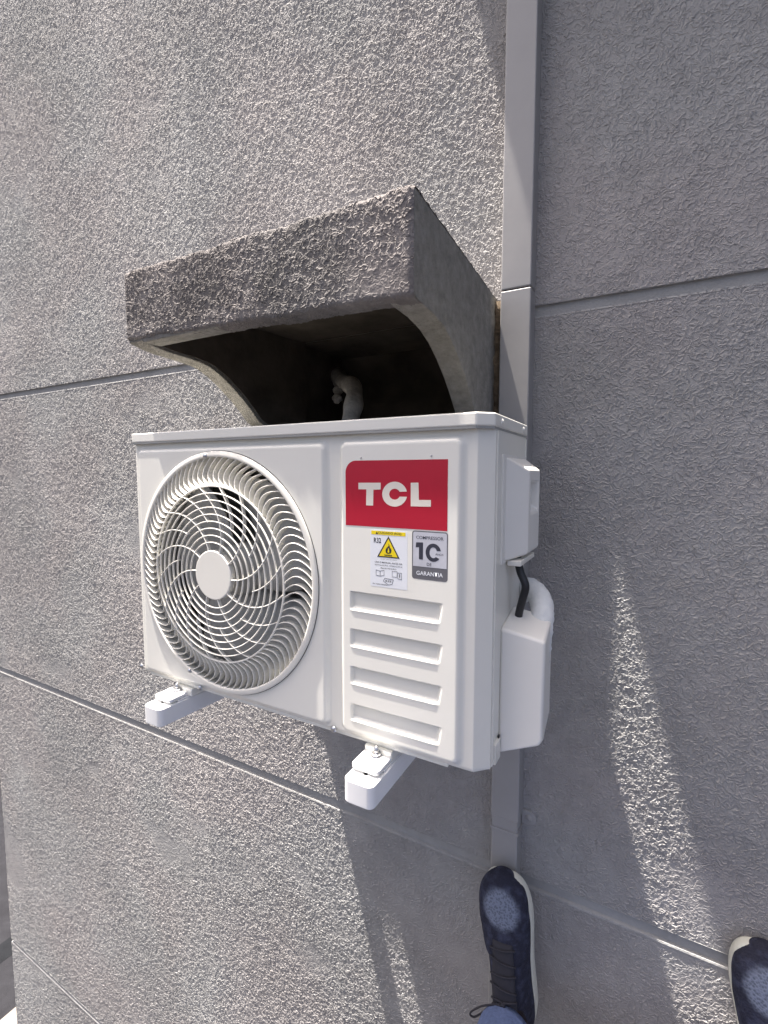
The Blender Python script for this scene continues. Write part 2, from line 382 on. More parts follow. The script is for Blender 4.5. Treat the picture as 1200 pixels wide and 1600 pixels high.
# ================================================================== air conditioner
AY = -.416                                                       # plane of the raised front
AX0, AX1, AZ0, AZ1 = -.9645, -.1838, -.4375, .0845
ac = thing('air_conditioner', (-.574, -.3, AZ0), 'white air conditioner outdoor unit with round fan grille and red badge', 'air conditioner')
def sstep(t): t = np.clip(t, 0, 1); return t*t*(3-2*t)
def rrect(X, Z, x0, x1, z0, z1, r):
    qx = np.abs(X-(x0+x1)/2)-(x1-x0)/2+r; qz = np.abs(Z-(z0+z1)/2)-(z1-z0)/2+r
    return np.hypot(np.maximum(qx, 0), np.maximum(qz, 0)) + np.minimum(np.maximum(qx, qz), 0) - r   # <0 inside
GC = (-.7055, -.1905); GR = .2335
LOUV = [(-.1885, -.2135), (-.2505, -.2745), (-.3135, -.3370), (-.3765, -.3995)]
xs = np.unique(np.concatenate([np.arange(AX0, AX1, .0026), np.arange(-.418, -.235, .0016), [-.2035, AX1]]))
zs = np.unique(np.concatenate([np.arange(AZ0, .068, .0026)] + [np.arange(b_-.010, t_+.003, .001) for t_, b_ in LOUV]))
def thin(a, d=.0006):
    out = [a[0]]
    for q in a[1:-1]:
        if q-out[-1] >= d and a[-1]-q >= d: out.append(q)
    return np.array(out+[a[-1]])
xs, zs = thin(xs), thin(zs)
X, Z = np.meshgrid(xs, zs)
emb = np.maximum(sstep(-rrect(X, Z, -.9470, -.4545, -.4325, .0545, .016)/.009), sstep(-rrect(X, Z, -.4325, -.2185, -.4335, .0555, .016)/.009))
Y = AY + .0085*(1-emb)
for zt, zb in LOUV:
    up = sstep((zt-Z)/.0022); dn = sstep((Z-(zb-.0065))/.0075); le = sstep((X+.4095)/.0045); ri = sstep((-.2495-X-(zt-Z)*.12)/.0085)
    Y += .0060*up*dn*le*ri - .0009*np.exp(-((Z-(zb-.0050))/.0032)**2)*le*ri
Y += np.clip(X+.2035, 0, None)*1.0 * (X > -.2035)                # chamfered right corner
Y += np.clip((AX0+.006)-X, 0, None)*.8
Y += np.where(Z < AZ0+.004, (AZ0+.004-Z)*.8, 0)
V = np.stack([X, Y, Z], -1).reshape(-1, 3); nx = len(xs)
i = (np.arange(len(zs)-1)[:, None]*nx + np.arange(nx-1)[None]).ravel(); Q = np.stack([i, i+1, i+nx+1, i+nx], -1)
c = V[Q].mean(1); Q = Q[np.hypot(c[:, 0]-GC[0], c[:, 2]-GC[1]) > .2235]
me = np_mesh('front_panel', V, Q); me.update(calc_edges=True)
fp = link('front_panel', me, 'white', ac)
b = MB(); YB = -.197
b.box(AX0, AX0+.0015, AY+.012, YB, AZ0, .066); b.box(AX0+.001, AX1-.022, AY+.012, YB, AZ0-.0005, AZ0+.0015); b.box(AX1-.022, AX1-.001, AY+.0305, YB, AZ0-.0005, AZ0+.0015)
b.build('cabinet', 'white', ac)
b = MB(); b.box(AX1-.0015, AX1, AY+.0285, YB, AZ0, .066)
b.box(AX1-.002, AX1+.0022, AY+.034, AY+.0375, AZ0+.002, .060); b.box(AX1-.002, AX1+.0015, YB-.004, YB, AZ0+.002, .06)
sp = b.build('side_panel', 'white', ac, bevel=.0006, seg=2)
MB().box(AX0+.002, AX1-.002, YB-.004, YB-.001, AZ0+.002, .064).build('condenser_coil', 'coil', ac)
MB().box(-.447, -.4445, AY+.02, YB-.006, AZ0+.002, .064).build('partition', 'inner', ac)
# lid
e = .0022
poly = [(AX0-e+.012, AY-e), (AX1+e-.021, AY-e), (AX1+e, AY-e+.021), (AX1+e, YB+.002), (AX0-e, YB+.002), (AX0-e, AY-e+.012)]
lid = MB().prism_z(poly, .0655, AZ1).build('lid', 'white', ac, bevel=.0028, seg=3)
b = MB().prism_z([(x+(-.574-x)*.004, y+(-.3-y)*.01) for x, y in poly], .0625, .0657); b.build('lid_seam', 'inner', lid)
def screw(p, d, parent, r=.0045):
    """small domed screw head at p facing along d"""
    d = Vector(d).normalized(); p = Vector(p); u = d.orthogonal().normalized(); v = d.cross(u); rings = []
    for rr, h in [(r*1.25, -.001), (r*1.25, .0006), (r, .0012), (r*.75, .0026), (r*.2, .0031)]:
        rings.append([tuple(p+d*h+(u*math.cos(a)+v*math.sin(a))*rr) for a in [2*math.pi*k/14 for k in range(14)]])
    return MB().loft(rings).build('screw', 'steel', parent, smooth=True)
for yy in (-.366, -.232): screw((AX1+e, yy, .074), (1, 0, 0), lid, .0042).data.materials[0] = M['white']
for u, v in ((521, 1140), (312, 1075), (221, 1041)):
    p = px(u, v, AY+.004); screw((p[0], AY+.0045, p[2]), (0, -1, 0), fp, .0045)
for u, v in ((564, 715), (674, 712)):                             # two tiny dimples above the badge
    p = px(u, v, AY); screw((p[0], AY+.0008, p[2]), (0, -1, 0), fp, .0014)
MB().box(AX0+.02, AX1-.06, AY+.0125, AY+.020, AZ0-.006, AZ0-.0006).build('base_flange', 'white', ac, bevel=.001)
# --- grille
gr = MB()
prof = [(GR, AY+.003), (GR, AY-.0030), (GR-.0008, AY-.0040), (GR-.0020, AY-.0045), (GR-.0080, AY-.0052), (GR-.0100, AY-.0050), (GR-.0112, AY-.0036), (GR-.0115, AY+.010), (GR-.009, AY+.012)]
grille = gr.lathe(prof, GC, 140).build('grille', 'plastic', ac, smooth=True, origin=(GC[0], AY, GC[1]))
def dome(r): return AY - .004 - .0115*float(sstep(np.array((.222-r)/.075))) - .003*max(0, 1-r/.15)
def strip(path, depth, th):
    """thin fin: path of (r, angle); front edge follows the dome"""
    b = MB(); rings = []
    P = [Vector((GC[0]+r*math.cos(a), 0, GC[1]+r*math.sin(a))) for r, a in path]
    for k, p in enumerate(P):
        t = (P[min(k+1, len(P)-1)]-P[max(k-1, 0)]).normalized(); n = Vector((-t.z, 0, t.x))*th/2
        y = dome(path[k][0]); d = depth
        rings.append([(p.x+n.x, y+.0006, p.z+n.z), (p.x+n.x*.4, y, p.z+n.z*.4), (p.x-n.x*.4, y, p.z-n.z*.4), (p.x-n.x, y+.0006, p.z-n.z), (p.x-n.x, y+d, p.z-n.z), (p.x+n.x, y+d, p.z+n.z)])
    return b.loft(rings)
def ring_of(b_, name, n, ang0=0.):
    first = b_.build(name, 'plastic', grille, smooth=False, origin=(GC[0], AY, GC[1]))
    for k in range(n):
        o = first if k == 0 else first.copy()
        if k: COL.objects.link(o)
        o.rotation_euler = (0, ang0 - 2*math.pi*k/n, 0)
vane = strip([(.1675+.0555*t, .092*math.sin(math.pi*t**.85) - .02*t) for t in np.linspace(0, 1, 11)], .0120, .0016)
ring_of(vane, 'vane', 84)
MB().lathe([(GR-.0004, AY-.0006), (GR+.0011, AY-.0006), (GR+.0011, AY+.001)], GC, 140).build('gap_shade_ring', 'cable', grille)  # thin black ring painting the shade of the gap round the grille
for k in range(9):
    r = .168-.0132*k; y = dome(r); hw = .0010 if k else .0015
    MB().lathe([(r-hw, y+.0005), (r-hw*.4, y), (r+hw*.4, y), (r+hw, y+.0005), (r+hw, y+.0036), (r-hw, y+.0036), (r-hw, y+.0005)], GC, 100).build('ring', 'plastic', grille, smooth=False, origin=(GC[0], AY, GC[1]))
sp_l = strip([(.044+.1235*t, .62*t**1.35) for t in np.linspace(0, 1, 12)], .007, .0019); ring_of(sp_l, 'spoke', 10, .1)
sp_s = strip([(.100+.0675*t, .314+.62*((.056+.0675*t)/.1235)**1.35) for t in np.linspace(0, 1, 8)], .007, .0017); ring_of(sp_s, 'short_spoke', 10, .1)
hy = AY-.0178
MB().prism([(GC[0]+.0475*math.cos(R(6*k)), GC[1]+.0475*math.sin(R(6*k))) for k in range(60)], hy, hy+.013).build('hub_cap', 'plastic', grille, bevel=.0025, seg=3)
for a in (96, 247): screw((GC[0]+.2255*math.cos(R(a)), AY-.0064, GC[1]+.2255*math.sin(R(a))), (0, -1, 0), grille, .004)
# --- shroud and fan behind it
MB().lathe([(.2225, AY+.010), (.212, AY+.022), (.209, AY+.06), (.216, AY+.085), (.222, AY+.085), (.224, AY+.010)], GC, 90).build('shroud', 'inner', ac, smooth=True)
fan = MB().lathe([(0, AY+.036), (.040, AY+.038), (.052, AY+.045), (.054, AY+.09), (0, AY+.09)], GC, 40).build('fan', 'blade', ac, smooth=True, origin=(GC[0], AY+.06, GC[1]))
for k in range(3):
    rows = []
    for t in np.linspace(0, 1, 10):
        r = .05+.15*t; ca = R(25+120*k)+.55*t; half = R(51+7*t)
        rows.append([(GC[0]+r*math.cos(ca+s*half), AY+.062+.022*s*(1-.25*t), GC[1]+r*math.sin(ca+s*half)) for s in np.linspace(-1, 1, 9)])
    top = rows; b = MB(); b.loft([[*rw, *[(x, y+.003, z) for x, y, z in rw[::-1]]] for rw in rows]); b.build('blade', 'blade', fan, smooth=True)
# --- badge and stickers
def flat(name, poly_px, lvl, material, parent, th=.00009, at=AY):
    """flat print piece from photo pixels, lying on the front panel"""
    y = at-.00009*lvl
    pts = [px(u, v, y) for u, v in poly_px]; poly = [(p[0], p[2]) for p in pts]
    ar = sum(poly[i][0]*poly[(i+1) % len(poly)][1]-poly[(i+1) % len(poly)][0]*poly[i][1] for i in range(len(poly)))
    if ar < 0: poly = poly[::-1]
    return MB().prism(poly, y, y+th).build(name, material, parent)
def flatw(name, poly, lvl, material, parent, th=.00009):
    ar = sum(poly[i][0]*poly[(i+1) % len(poly)][1]-poly[(i+1) % len(poly)][0]*poly[i][1] for i in range(len(poly)))
    if ar < 0: poly = poly[::-1]
    return MB().prism(poly, AY-.00009*lvl, AY-.00009*lvl+th).build(name, material, parent)
def rr_poly(x0, x1, z0, z1, r, corners='abcd'):
    out = []
    for nm, cx_, cz_, a0 in (('a', x1-r, z1-r, 0), ('b', x0+r, z1-r, 90), ('c', x0+r, z0+r, 180), ('d', x1-r, z0+r, 270)):
        if nm in corners: out += [(cx_+r*math.cos(R(a0+a)), cz_+r*math.sin(R(a0+a))) for a in range(0, 91, 10)]
        else: out.append({'a': (x1, z1), 'b': (x0, z1), 'c': (x0, z0), 'd': (x1, z0)}[nm])
    return out
def text(body, cx_, cz_, h, width, lvl, material, parent, bold=0., name='lettering'):
    """printed words centred at (cx,cz), cap height h, fitted to width"""
    cu = bpy.data.curves.new(name, 'FONT'); cu.body = body; cu.size = 1; cu.align_x = 'CENTER'; cu.align_y = 'CENTER'; cu.offset = bold; cu.resolution_u = 3
    t = bpy.data.objects.new(name, cu); COL.objects.link(t); bpy.context.view_layer.update()
    me = bpy.data.meshes.new_from_object(t.evaluated_get(bpy.context.evaluated_depsgraph_get()))
    bpy.data.objects.remove(t); bpy.data.curves.remove(cu)
    co = np.empty(len(me.vertices)*3, np.float32); me.vertices.foreach_get('co', co); co = co.reshape(-1, 3)
    x, z = co[:, 0], co[:, 1]; x = (x-(x.min()+x.max())/2)*width/(x.max()-x.min()); z = (z-(z.min()+z.max())/2)*h/(z.max()-z.min())
    me.vertices.foreach_set('co', np.stack([x+cx_, np.full_like(x, AY-.00009*lvl), z+cz_], -1).astype(np.float32).ravel()); me.materials.clear(); me.update()
    return link(name, me, material, parent)
badge = flatw('badge', rr_poly(-.4170, -.2438, -.0818, .0208, .019, 'b'), 2, 'red', fp, .00018)
Zp = lambda x, y: (530+x/6.6667, 700+y/6.6667)
flat('letter_t', [Zp(*p) for p in [(200, 362), (432, 362), (432, 432), (356, 434), (353, 600), (280, 597), (283, 430), (200, 430)]], 3, 'cream', badge)
def cpoly():
    cxx, czz, R0, R1 = 578, 481, 130, 57; out = []
    a0, a1 = 11, 349
    A = np.linspace(24, 336, 34)
    o_ = [(cxx+R0*math.cos(R(a)), czz-R0*math.sin(R(a))) for a in np.linspace(12, 348, 36)]
    i_ = [(cxx+R1*math.cos(R(a)), czz-R1*math.sin(R(a))) for a in np.linspace(334, 26, 30)]
    return [Zp(*p) for p in o_+i_]
flat('letter_c', cpoly(), 3, 'cream', badge)
flat('letter_l', [Zp(*p) for p in [(745, 362), (825, 361), (830, 541), (955, 542), (955, 612), (745, 607)]], 3, 'cream', badge)
# refrigerant warning sticker
wx0, wx1, wz0, wz1 = -.3715, -.3070, -.1752, -.0860
st = flatw('warning_sticker', rr_poly(wx0, wx1, wz0, wz1, .0012), 1, 'paper', fp)
W = wx1-wx0; H = wz1-wz0; S = lambda a, c: (wx0+W*a, wz1-H*c)
ybar = flatw('yellow_bar', [S(.03, .02), S(.95, .02), S(.95, .085), S(.03, .085)], 2, 'yellow', st)
text('CUIDADO (R32)', *S(.53, .052), .0042, W*.62, 3, 'ink', ybar, .01)
flatw('bar_triangle', [S(.15, .075), S(.22, .075), S(.185, .03)], 3, 'ink', ybar)
text('R32', *S(.20, .185), .0080, W*.20, 2, 'ink', st, .02)
tri = flatw('warning_triangle', [S(.19, .475), S(.80, .475), S(.50, .10)], 2, 'ink', st)
flatw('triangle_face', [S(.245, .455), S(.745, .455), S(.50, .145)], 3, 'yellow', tri)
flatw('flame', [S(.42, .36), S(.44, .395), S(.50, .405), S(.56, .39), S(.585, .345), S(.56, .295), S(.55, .32), S(.535, .27), S(.50, .225), S(.505, .27), S(.47, .29), S(.455, .32), S(.44, .30)], 4, 'ink', tri)
flatw('flame_core', [S(.475, .375), S(.50, .392), S(.53, .375), S(.52, .33), S(.50, .30), S(.485, .345)], 5, 'yellow', tri)
flatw('flame_base', [S(.39, .425), S(.60, .425), S(.60, .440), S(.39, .440)], 4, 'ink', tri)
for k, (s_, wd) in enumerate([('CUIDADO, RISCO DE INCÊNDIO', .45)]): text(s_, *S(.50, .505), .0016, W*wd, 2, 'ink', st)
for s_, zc, wd in [('LEIA O MANUAL ANTES DA', .565, .74), ('INSTALAÇÃO, OPERAÇÃO E', .615, .74), ('MANUTENÇÃO', .665, .42)]: text(s_, *S(.50, zc), .0027, W*wd, 2, 'ink', st, .012)
def outline(name, pts, lw, parent):
    b = MB(); n = len(pts)
    for k in range(n):
        p, q = Vector(pts[k]), Vector(pts[(k+1) % n]); t = (q-p).normalized()*lw/2; m_ = Vector((-t.y, t.x))
        poly = [tuple(p-t-m_), tuple(q+t-m_), tuple(q+t+m_), tuple(p-t+m_)]; b.prism(poly, AY-.00018-.000005*k, AY-.00009)
    b.build(name, 'ink', parent)
outline('book_icon', [S(.16, .80), S(.16, .71), S(.27, .72), S(.38, .70), S(.38, .79), S(.27, .81)], .0005, st)
outline('book_icon', [S(.27, .72), S(.27, .81), S(.275, .81), S(.275, .72)], .0004, st)
outline('leaflet_icon', [S(.60, .80), S(.60, .705), S(.73, .70), S(.73, .80)], .0005, st)
outline('leaflet_icon', [S(.75, .82), S(.75, .72), S(.85, .72), S(.85, .83)], .0005, st)
flatw('leaflet_mark', [S(.79, .80), S(.81, .80), S(.81, .74), S(.79, .74)], 2, 'ink', st)
outline('booklet_icon', [S(.36, .89), S(.40, .84), S(.63, .85), S(.60, .93), S(.50, .95)], .0006, st)
text('R32', *S(.50, .885), .0028, W*.16, 2, 'ink', st, .03)
text('PN 56001000008', *S(.27, .955), .0019, W*.40, 2, 'ink', st, .01)
# guarantee sticker
gx0, gx1, gz0, gz1 = -.2994, -.2425, -.1560, -.0836
gs = flatw('guarantee_sticker', rr_poly(gx0, gx1, gz0, gz1, .0045), 1, 'grey', fp)
W2 = gx1-gx0; H2 = gz1-gz0; T = lambda a, c: (gx0+W2*a, gz1-H2*c)
face = flatw('silver_field', rr_poly(gx0+.0018, gx1-.0018, gz1-H2*.735, gz1-.0018, .003, 'ab'), 2, 'silver', gs)
text('COMPRESSOR', *T(.50, .135), .0048, W2*.76, 3, 'inkblue', gs, .006)
def zp(x, y): return T((x-765)/365, (y-862)/528)
flatw('numeral_one', [zp(808, 990), zp(880, 985), zp(880, 1172), zp(838, 1170), zp(838, 1040), zp(804, 1045)], 3, 'inkblue', gs)
o_ = [zp(985+78*math.cos(R(a)), 1088-98*math.sin(R(a))) for a in np.linspace(14, 322, 34)]
i_ = [zp(985+38*math.cos(R(a)), 1088-58*math.sin(R(a))) for a in np.linspace(312, 22, 30)]
flatw('numeral_zero', o_+i_, 3, 'inkblue', gs)
text('ANOS', *T(.77, .455), .0030, W2*.22, 3, 'inkblue', gs, .01)
text('DE', *T(.49, .675), .0045, W2*.13, 3, 'inkblue', gs, .01)
text('GARANTIA', *T(.50, .87), .0062, W2*.74, 3, 'paper', gs, .015)
# --- electrical cover with hand-hold on the right side
SX = AX1+.0002
def frustum(name, base, outer, x0, x1, material, parent, bevel=.004, notch=None):
    """box whose sides slope from base (y0,y1,z0,z1 at x0) to outer at x1"""
    b = MB(); B = [(x0, y, z) for y, z in ((base[0], base[2]), (base[1], base[2]), (base[1], base[3]), (base[0], base[3]))]
    O = [(x1, y, z) for y, z in ((outer[0], outer[2]), (outer[1], outer[2]), (outer[1], outer[3]), (outer[0], outer[3]))]
    b.add(B+O, [(0, 3, 2, 1), (0, 1, 5, 4), (1, 2, 6, 5), (2, 3, 7, 6), (3, 0, 4, 7)])
    if notch:
        y0, y1, z0, z1, d = notch
        N_ = [(x1, y, z) for y, z in ((y0, z0), (y1, z0), (y1, z1), (y0, z1))]; I_ = [(x1-d, y, z) for y, z in ((y0+.004, z0+.012), (y1-.003, z0+.012), (y1-.003, z1-.003), (y0+.004, z1-.003))]
        n = len(b.v); b.v += N_+I_
        b.f += [(4, 5, n+1, n), (5, 6, n+2, n+1), (6, 7, n+3, n+2), (7, 4, n, n+3), (n, n+1, n+5, n+4), (n+1, n+2, n+6, n+5), (n+2, n+3, n+7, n+6), (n+3, n, n+4, n+7), (n+4, n+5, n+6, n+7)]
    else: b.f.append((4, 5, 6, 7))
    return b.build(name, material, parent, bevel=bevel, seg=3)
MB().box(AX1-.001, SX+.0022, -.352, -.2005, -.136, .029).build('cover_plate', 'cover', ac, bevel=.001)
ec = frustum('electrical_cover', (-.338, -.206, -.134, .0265), (-.296, -.214, -.126, .006), SX+.001, -.1552, 'cover', ac, .0045, notch=(-.284, -.222, -.062, -.012, .018))
MB().box(SX+.002, SX+.024, -.322, -.222, -.142, -.1335).build('cable_entry', 'plastic', ec, bevel=.002)
# --- valve cover
pl = [(SX-.001, -.437), (-.122, -.4085), (-.1172, -.398), (-.1172, -.240), (SX-.001, -.229)]
b = MB(); n = len(pl)
fr = [(x, -.343, z-.006*(z > -.3)) for x, z in pl]; bk = [(x - (.004 if x > -.15 else 0), -.262, z+(.010 if z > -.3 else .014)) for x, z in pl]
b.add(fr+bk, [tuple(range(n)), tuple(range(2*n-1, n-1, -1))]+[(i, i+n, (i+1) % n+n, (i+1) % n) for i in range(n)])
vc = b.build('valve_cover', 'cover', ac, bevel=.0055, seg=3)
MB().box(SX-.001, SX+.004, -.372, -.345, AZ0-.001, AZ0+.030).build('corner_clip', 'white', sp, bevel=.001)
MB().box(SX+.0005, SX+.0028, -.350, -.345, AZ0+.012, AZ0+.034).build('clip_slot', 'cable', sp)

# --- black cable and white insulated pipes
b = MB(); path = smooth_path([(*px(808, 868, -.285),), (*px(813, 893, -.295),), (*px(821, 915, -.300),), (*px(817, 935, -.298),), (*px(811, 958, -.292),), (*px(808, 985, -.285),)], 8)
tag(b.tube(path, .0062, 12).build('power_cable', 'cable', smooth=True), 'short black power cable bridging the two covers on the unit side', 'cable')
pp = smooth_path([px(812, 930, -.190), px(822, 918, -.205), px(838, 927, -.225), px(847, 948, -.250), px(845, 985, -.275), px(840, 1030, -.285)], 10)
pp = [Vector((-.36, -.135, -.10)), Vector((-.28, -.145, -.115))] + pp
rad = [.0185 + .0012*math.sin(k*1.9)*math.sin(k*.7) for k in range(len(pp))]
tag(MB().tube(pp, rad, 18).build('insulated_pipe', 'foam', smooth=True), 'thick white foam insulated pipe arching into the lower side cover', 'pipe')
pp = smooth_path([px(526, 585, .185), px(536, 596, .10), px(552, 606, .02), px(553, 628, -.035), px(548, 655, -.065), px(543, 690, -.085), (-.62, -.10, -.06), (-.55, -.115, -.12), (-.42, -.13, -.135)], 8)
rad = [.0225 + .0022*math.sin(k*.55) for k in range(len(pp))]
pipe = MB().tube(pp, rad, 16).build('wrapped_pipe', 'tape', smooth=True); tag(pipe, 'white wrapped pipe coming out of the dark opening under the hood', 'pipe')
tp = smooth_path([px(520, 575, .19), px(527, 590, .14), px(528, 610, .10), px(526, 628, .08)], 6)
tag(MB().tube(tp, [.012+.004*math.sin(k*1.7) for k in range(len(tp))], 10).build('hanging_tape', 'tape', smooth=True), 'torn grey tape hanging beside the wrapped pipe under the hood', 'tape')

# ================================================================== brackets
def bracket(xf, xw, label):
    """arm from the wall (centre xw) to its rounded nose (centre xf)"""
    g = thing('wall_bracket', (xw, 0, -.48), label, 'bracket', 'white wall brackets under the air conditioner')
    yn = -.474; hw = .0265; zt, zb = -.4655, -.502
    def cx_(y): return xw + (xf-xw)*y/yn
    pl = [(cx_(-.002)-hw, -.002), (cx_(-.002)+hw, -.002)]
    for a in np.linspace(0, 90, 7): pl.append((cx_(yn)+hw-.011+.011*math.cos(R(a)), yn+.011-.011*math.sin(R(a))))
    for a in np.linspace(90, 180, 7): pl.append((cx_(yn)-hw+.011+.011*math.cos(R(a)), yn+.011-.011*math.sin(R(a))))
    arm = MB().prism_z(pl[::-1], zb, zt).build('arm', 'bracket', g, bevel=.002, seg=3)
    # rail slot on top with its raised kerb, sliding pad, bolt
    b = MB(); b.box(cx_(-.3)+hw-.012, cx_(-.3)+hw-.002, -.432, -.06, zt-.0002, zt+.004); b.box(cx_(-.3)-hw+.002, cx_(-.3)-hw+.010, -.432, -.06, zt-.0002, zt+.004)
    for k in range(len(b.v)): x, y, z = b.v[k]; b.v[k] = (x+cx_(y)-cx_(-.3), y, z)
    b.build('rail', 'bracket', arm, bevel=.001)
    yc = -.428; xc = cx_(yc)
    pad = [(x+xc, y+yc) for x, y in rr_poly(-.026, .024, -.024, .036, .008)]
    MB().prism_z(pad, zt+.0042, zt+.0125).build('sliding_pad', 'bracket', g, bevel=.0025, seg=3)
    b = MB(); b.tube([(xc+.001, yc+.012, zt+.011), (xc+.001, yc+.012, AZ0+.001)], .0034, 12); bolt = b.build('bolt', 'steel', g, smooth=True)
    hexp = lambda r: [(xc+.001+r*math.cos(R(60*k+10)), yc+.012+r*math.sin(R(60*k+10))) for k in range(6)]
    MB().prism_z(hexp(.0075), zt+.013, zt+.018).build('nut', 'steel', bolt, bevel=.0005)
    b = MB(); b.prism_z([(xc+.001+.0095*math.cos(R(18*k)), yc+.012+.0095*math.sin(R(18*k))) for k in range(20)], zt+.0125, zt+.0138); b.build('washer', 'steel', bolt)
    MB().prism_z([(cx_(yn)+.0035*math.cos(R(30*k)), yn+.026+.0035*math.sin(R(30*k))) for k in range(12)], zt-.0002, zt+.0006).build('hole_plug', 'cable', arm)
    MB().box(xw-.032, xw+.032, -.012, .004, -.60, -.44).build('wall_plate', 'bracket', g, bevel=.002)
    MB().box(cx_(-.28)-.025, cx_(-.28)+.025, -.41, -.21, zt+.0045, AZ0-.0065).build('foot', 'white', g, bevel=.002)
bracket(-.846, -.806, 'white bracket under the fan grille side of the unit')
bracket(-.362, -.362, 'white bracket under the louvred right side of the unit')

# ================================================================== person on the wall: shoes planted, legs towards the lens
person = thing('person', (.02, -1.2, -1.05), 'person in blue jeans and navy trainers with both feet planted on the wall', 'person')
def shoe(toe, heel, ybase, side, label):
    """toe, heel: (x,z) of the sole ends on plane ybase; side=+1: outer side to +x"""
    t0 = Vector((heel[0], 0, heel[1])); ax = Vector((toe[0]-heel[0], 0, toe[1]-heel[1])); Ln = ax.length; ax.normalize()
    wv = Vector((ax.z, 0, -ax.x))                               # to the right seen from the lens
    def W_(t, s, h): return t0 + ax*(t*Ln) + wv*s + Vector((0, ybase-h, 0))
    tk = [0, .015, .05, .12, .22, .35, .5, .62, .74, .84, .92, .97, .992, 1.0]
    wr = [.014, .027, .037, .044, .046, .045, .047, .052, .056, .055, .049, .041, .030, .017]
    wl = [.014, .027, .037, .043, .043, .041, .042, .048, .052, .050, .044, .036, .026, .015]
    if side < 0: wr, wl = wl, wr
    def ring(t, a, c, h0, h1, n=20, pw=2.6, flare=0.):
        pts = []
        for k in range(n):
            an = math.pi*2*k/n; ca, sa = math.cos(an), math.sin(an)
            s = (abs(ca)**(2/pw))*(c if ca > 0 else -a); h = (h0+h1)/2 + (h1-h0)/2*(abs(sa)**(2/pw))*(1 if sa > 0 else -1)
            pts.append(tuple(W_(t, s, h)))
        return pts
    so_rings = [ring(t, wl[k]*1.0, wr[k]*1.0, .012*max(0, (t-.75)/.25)**2, [.042, .040][t > .5] - .008*max(0, (t-.4)) - .004*(t > .97), 24, 5) for k, t in enumerate(tk)]
    root = None
    up_rings = []
    ht = [.062, .075, .088, .098, .104, .106, .102, .089, .0775, .071, .066, .059, .050, .036]
    uk = [.012, .03, .06, .12, .2, .3, .42, .54, .66, .77, .86, .93, .975, 1.012]
    ht = list(np.interp(np.linspace(.012, 1.012, 40), uk, ht)); uk = list(np.linspace(.012, 1.012, 40))
    ht = [ht[0]]+[(ht[i-1]+2*ht[i]+ht[i+1])/4 for i in range(1, 39)]+[ht[-1]]
    for k, t in enumerate(uk):
        kl = 1.10 if side > 0 else .96; kr = .96 if side > 0 else 1.10
        tip = max(0., (t-.84)/.14); rd = math.sqrt(max(.004, 1-(max(0., t-.84)/.176)**2)); wa = np.interp(min(t, .84), tk, wl)*kl*rd; wb = np.interp(min(t, .84), tk, wr)*(kr+(1.03-kr)*min(1, tip))*rd
        pw = 2.2
        n = 36; pts = []
        for q in range(n):
            an = 2*math.pi*q/n; ca, sa = math.cos(an), math.sin(an)
            s = (abs(ca)**(2/pw))*(wb if ca > 0 else -wa)
            nar = 1-.30*max(0, sa)*(t < .55)
            h = .040*(1-tip)+.028*tip + ((ht[k]-.040*(1-tip)-.028*tip) if sa > 0 else .006+.012*min(1, tip))*(abs(sa)**(2/2.4))*(1 if sa > 0 else -1)
            pts.append(tuple(W_(t, s*nar, h)))
        up_rings.append(pts)
    up = MB().loft(up_rings).build('shoe', 'shoe', person, smooth=True); up['label'] = label
    sd = up.modifiers.new('sub', 'SUBSURF'); sd.levels = sd.render_levels = 1
    # lighter knit patch over the toes as a colour attribute of the fabric itself
    at = up.data.attributes.new('toe_mesh', 'FLOAT', 'POINT'); vals = []
    for k, t in enumerate(uk):
        for q in range(36):
            an = 2*math.pi*q/36; d_ = ((t-.84)/.110)**2 + (math.cos(an)/.66)**2
            vals.append(float(sstep(np.array((1.25-d_)/.5))) if math.sin(an) > 0 else 0.)
    at.data.foreach_set('value', vals)
    sl_ = MB().loft(so_rings).build('sole', 'sole', up, smooth=True); sb = sl_.modifiers.new('sub', 'SUBSURF'); sb.levels = sb.render_levels = 1
    # tongue, laces, bow loop, collar
    def top(t): return np.interp(t, uk, ht)
    b = MB(); rws = []
    for t in np.linspace(.26, .66, 9):
        hw = .026-.005*(t-.26)/.4
        rws.append([tuple(W_(t, s*hw, top(t)+.0035-.004*s*s)) for s in np.linspace(-1, 1, 7)] + [tuple(W_(t, s*hw, top(t)-.004)) for s in np.linspace(1, -1, 7)])
    b.loft(rws).build('tongue', 'lace', up, smooth=True)
    for k, t in enumerate(np.linspace(.37, .63, 5)):
        sg = 1 if k % 2 else -1
        pts = [W_(t-.012*sg*s, s*.027, top(t)+.0060-.006*s*s) for s in np.linspace(-1, 1, 9)]
        MB().tube(pts, .0021, 7).build('lace', 'lace', up, smooth=True)
    lp = smooth_path([W_(.36, -.006, .112), W_(.31, -.040, .112), W_(.20, -.072, .098), W_(.12, -.088, .088), W_(.105, -.080, .086), W_(.19, -.056, .095), W_(.33, -.022, .112), W_(.36, .0, .113)], 6)
    MB().tube(lp, .0019, 7).build('lace_loop', 'lace', up, smooth=True)
    lp = smooth_path([W_(.36, 0, .113), W_(.33, .014, .116), W_(.27, .026, .114), W_(.23, .030, .108)], 6)
    MB().tube(lp, .0019, 7).build('lace_end', 'lace', up, smooth=True)
    MB().tube([W_(.365, -.004, .112), W_(.362, .004, .1125)], .0045, 8).build('lace_knot', 'lace', up, smooth=True)
    ac_ = W_(.20, 0, .10); kn = W_(.20, 0, .17)
    b = MB(); b.tube([ac_+Vector((0, .015, 0)), ac_, kn, kn+Vector((0, -.06, 0))], [.040, .041, .043, .044], 18); b.build('sock', 'sock', person, smooth=True)
    return W_
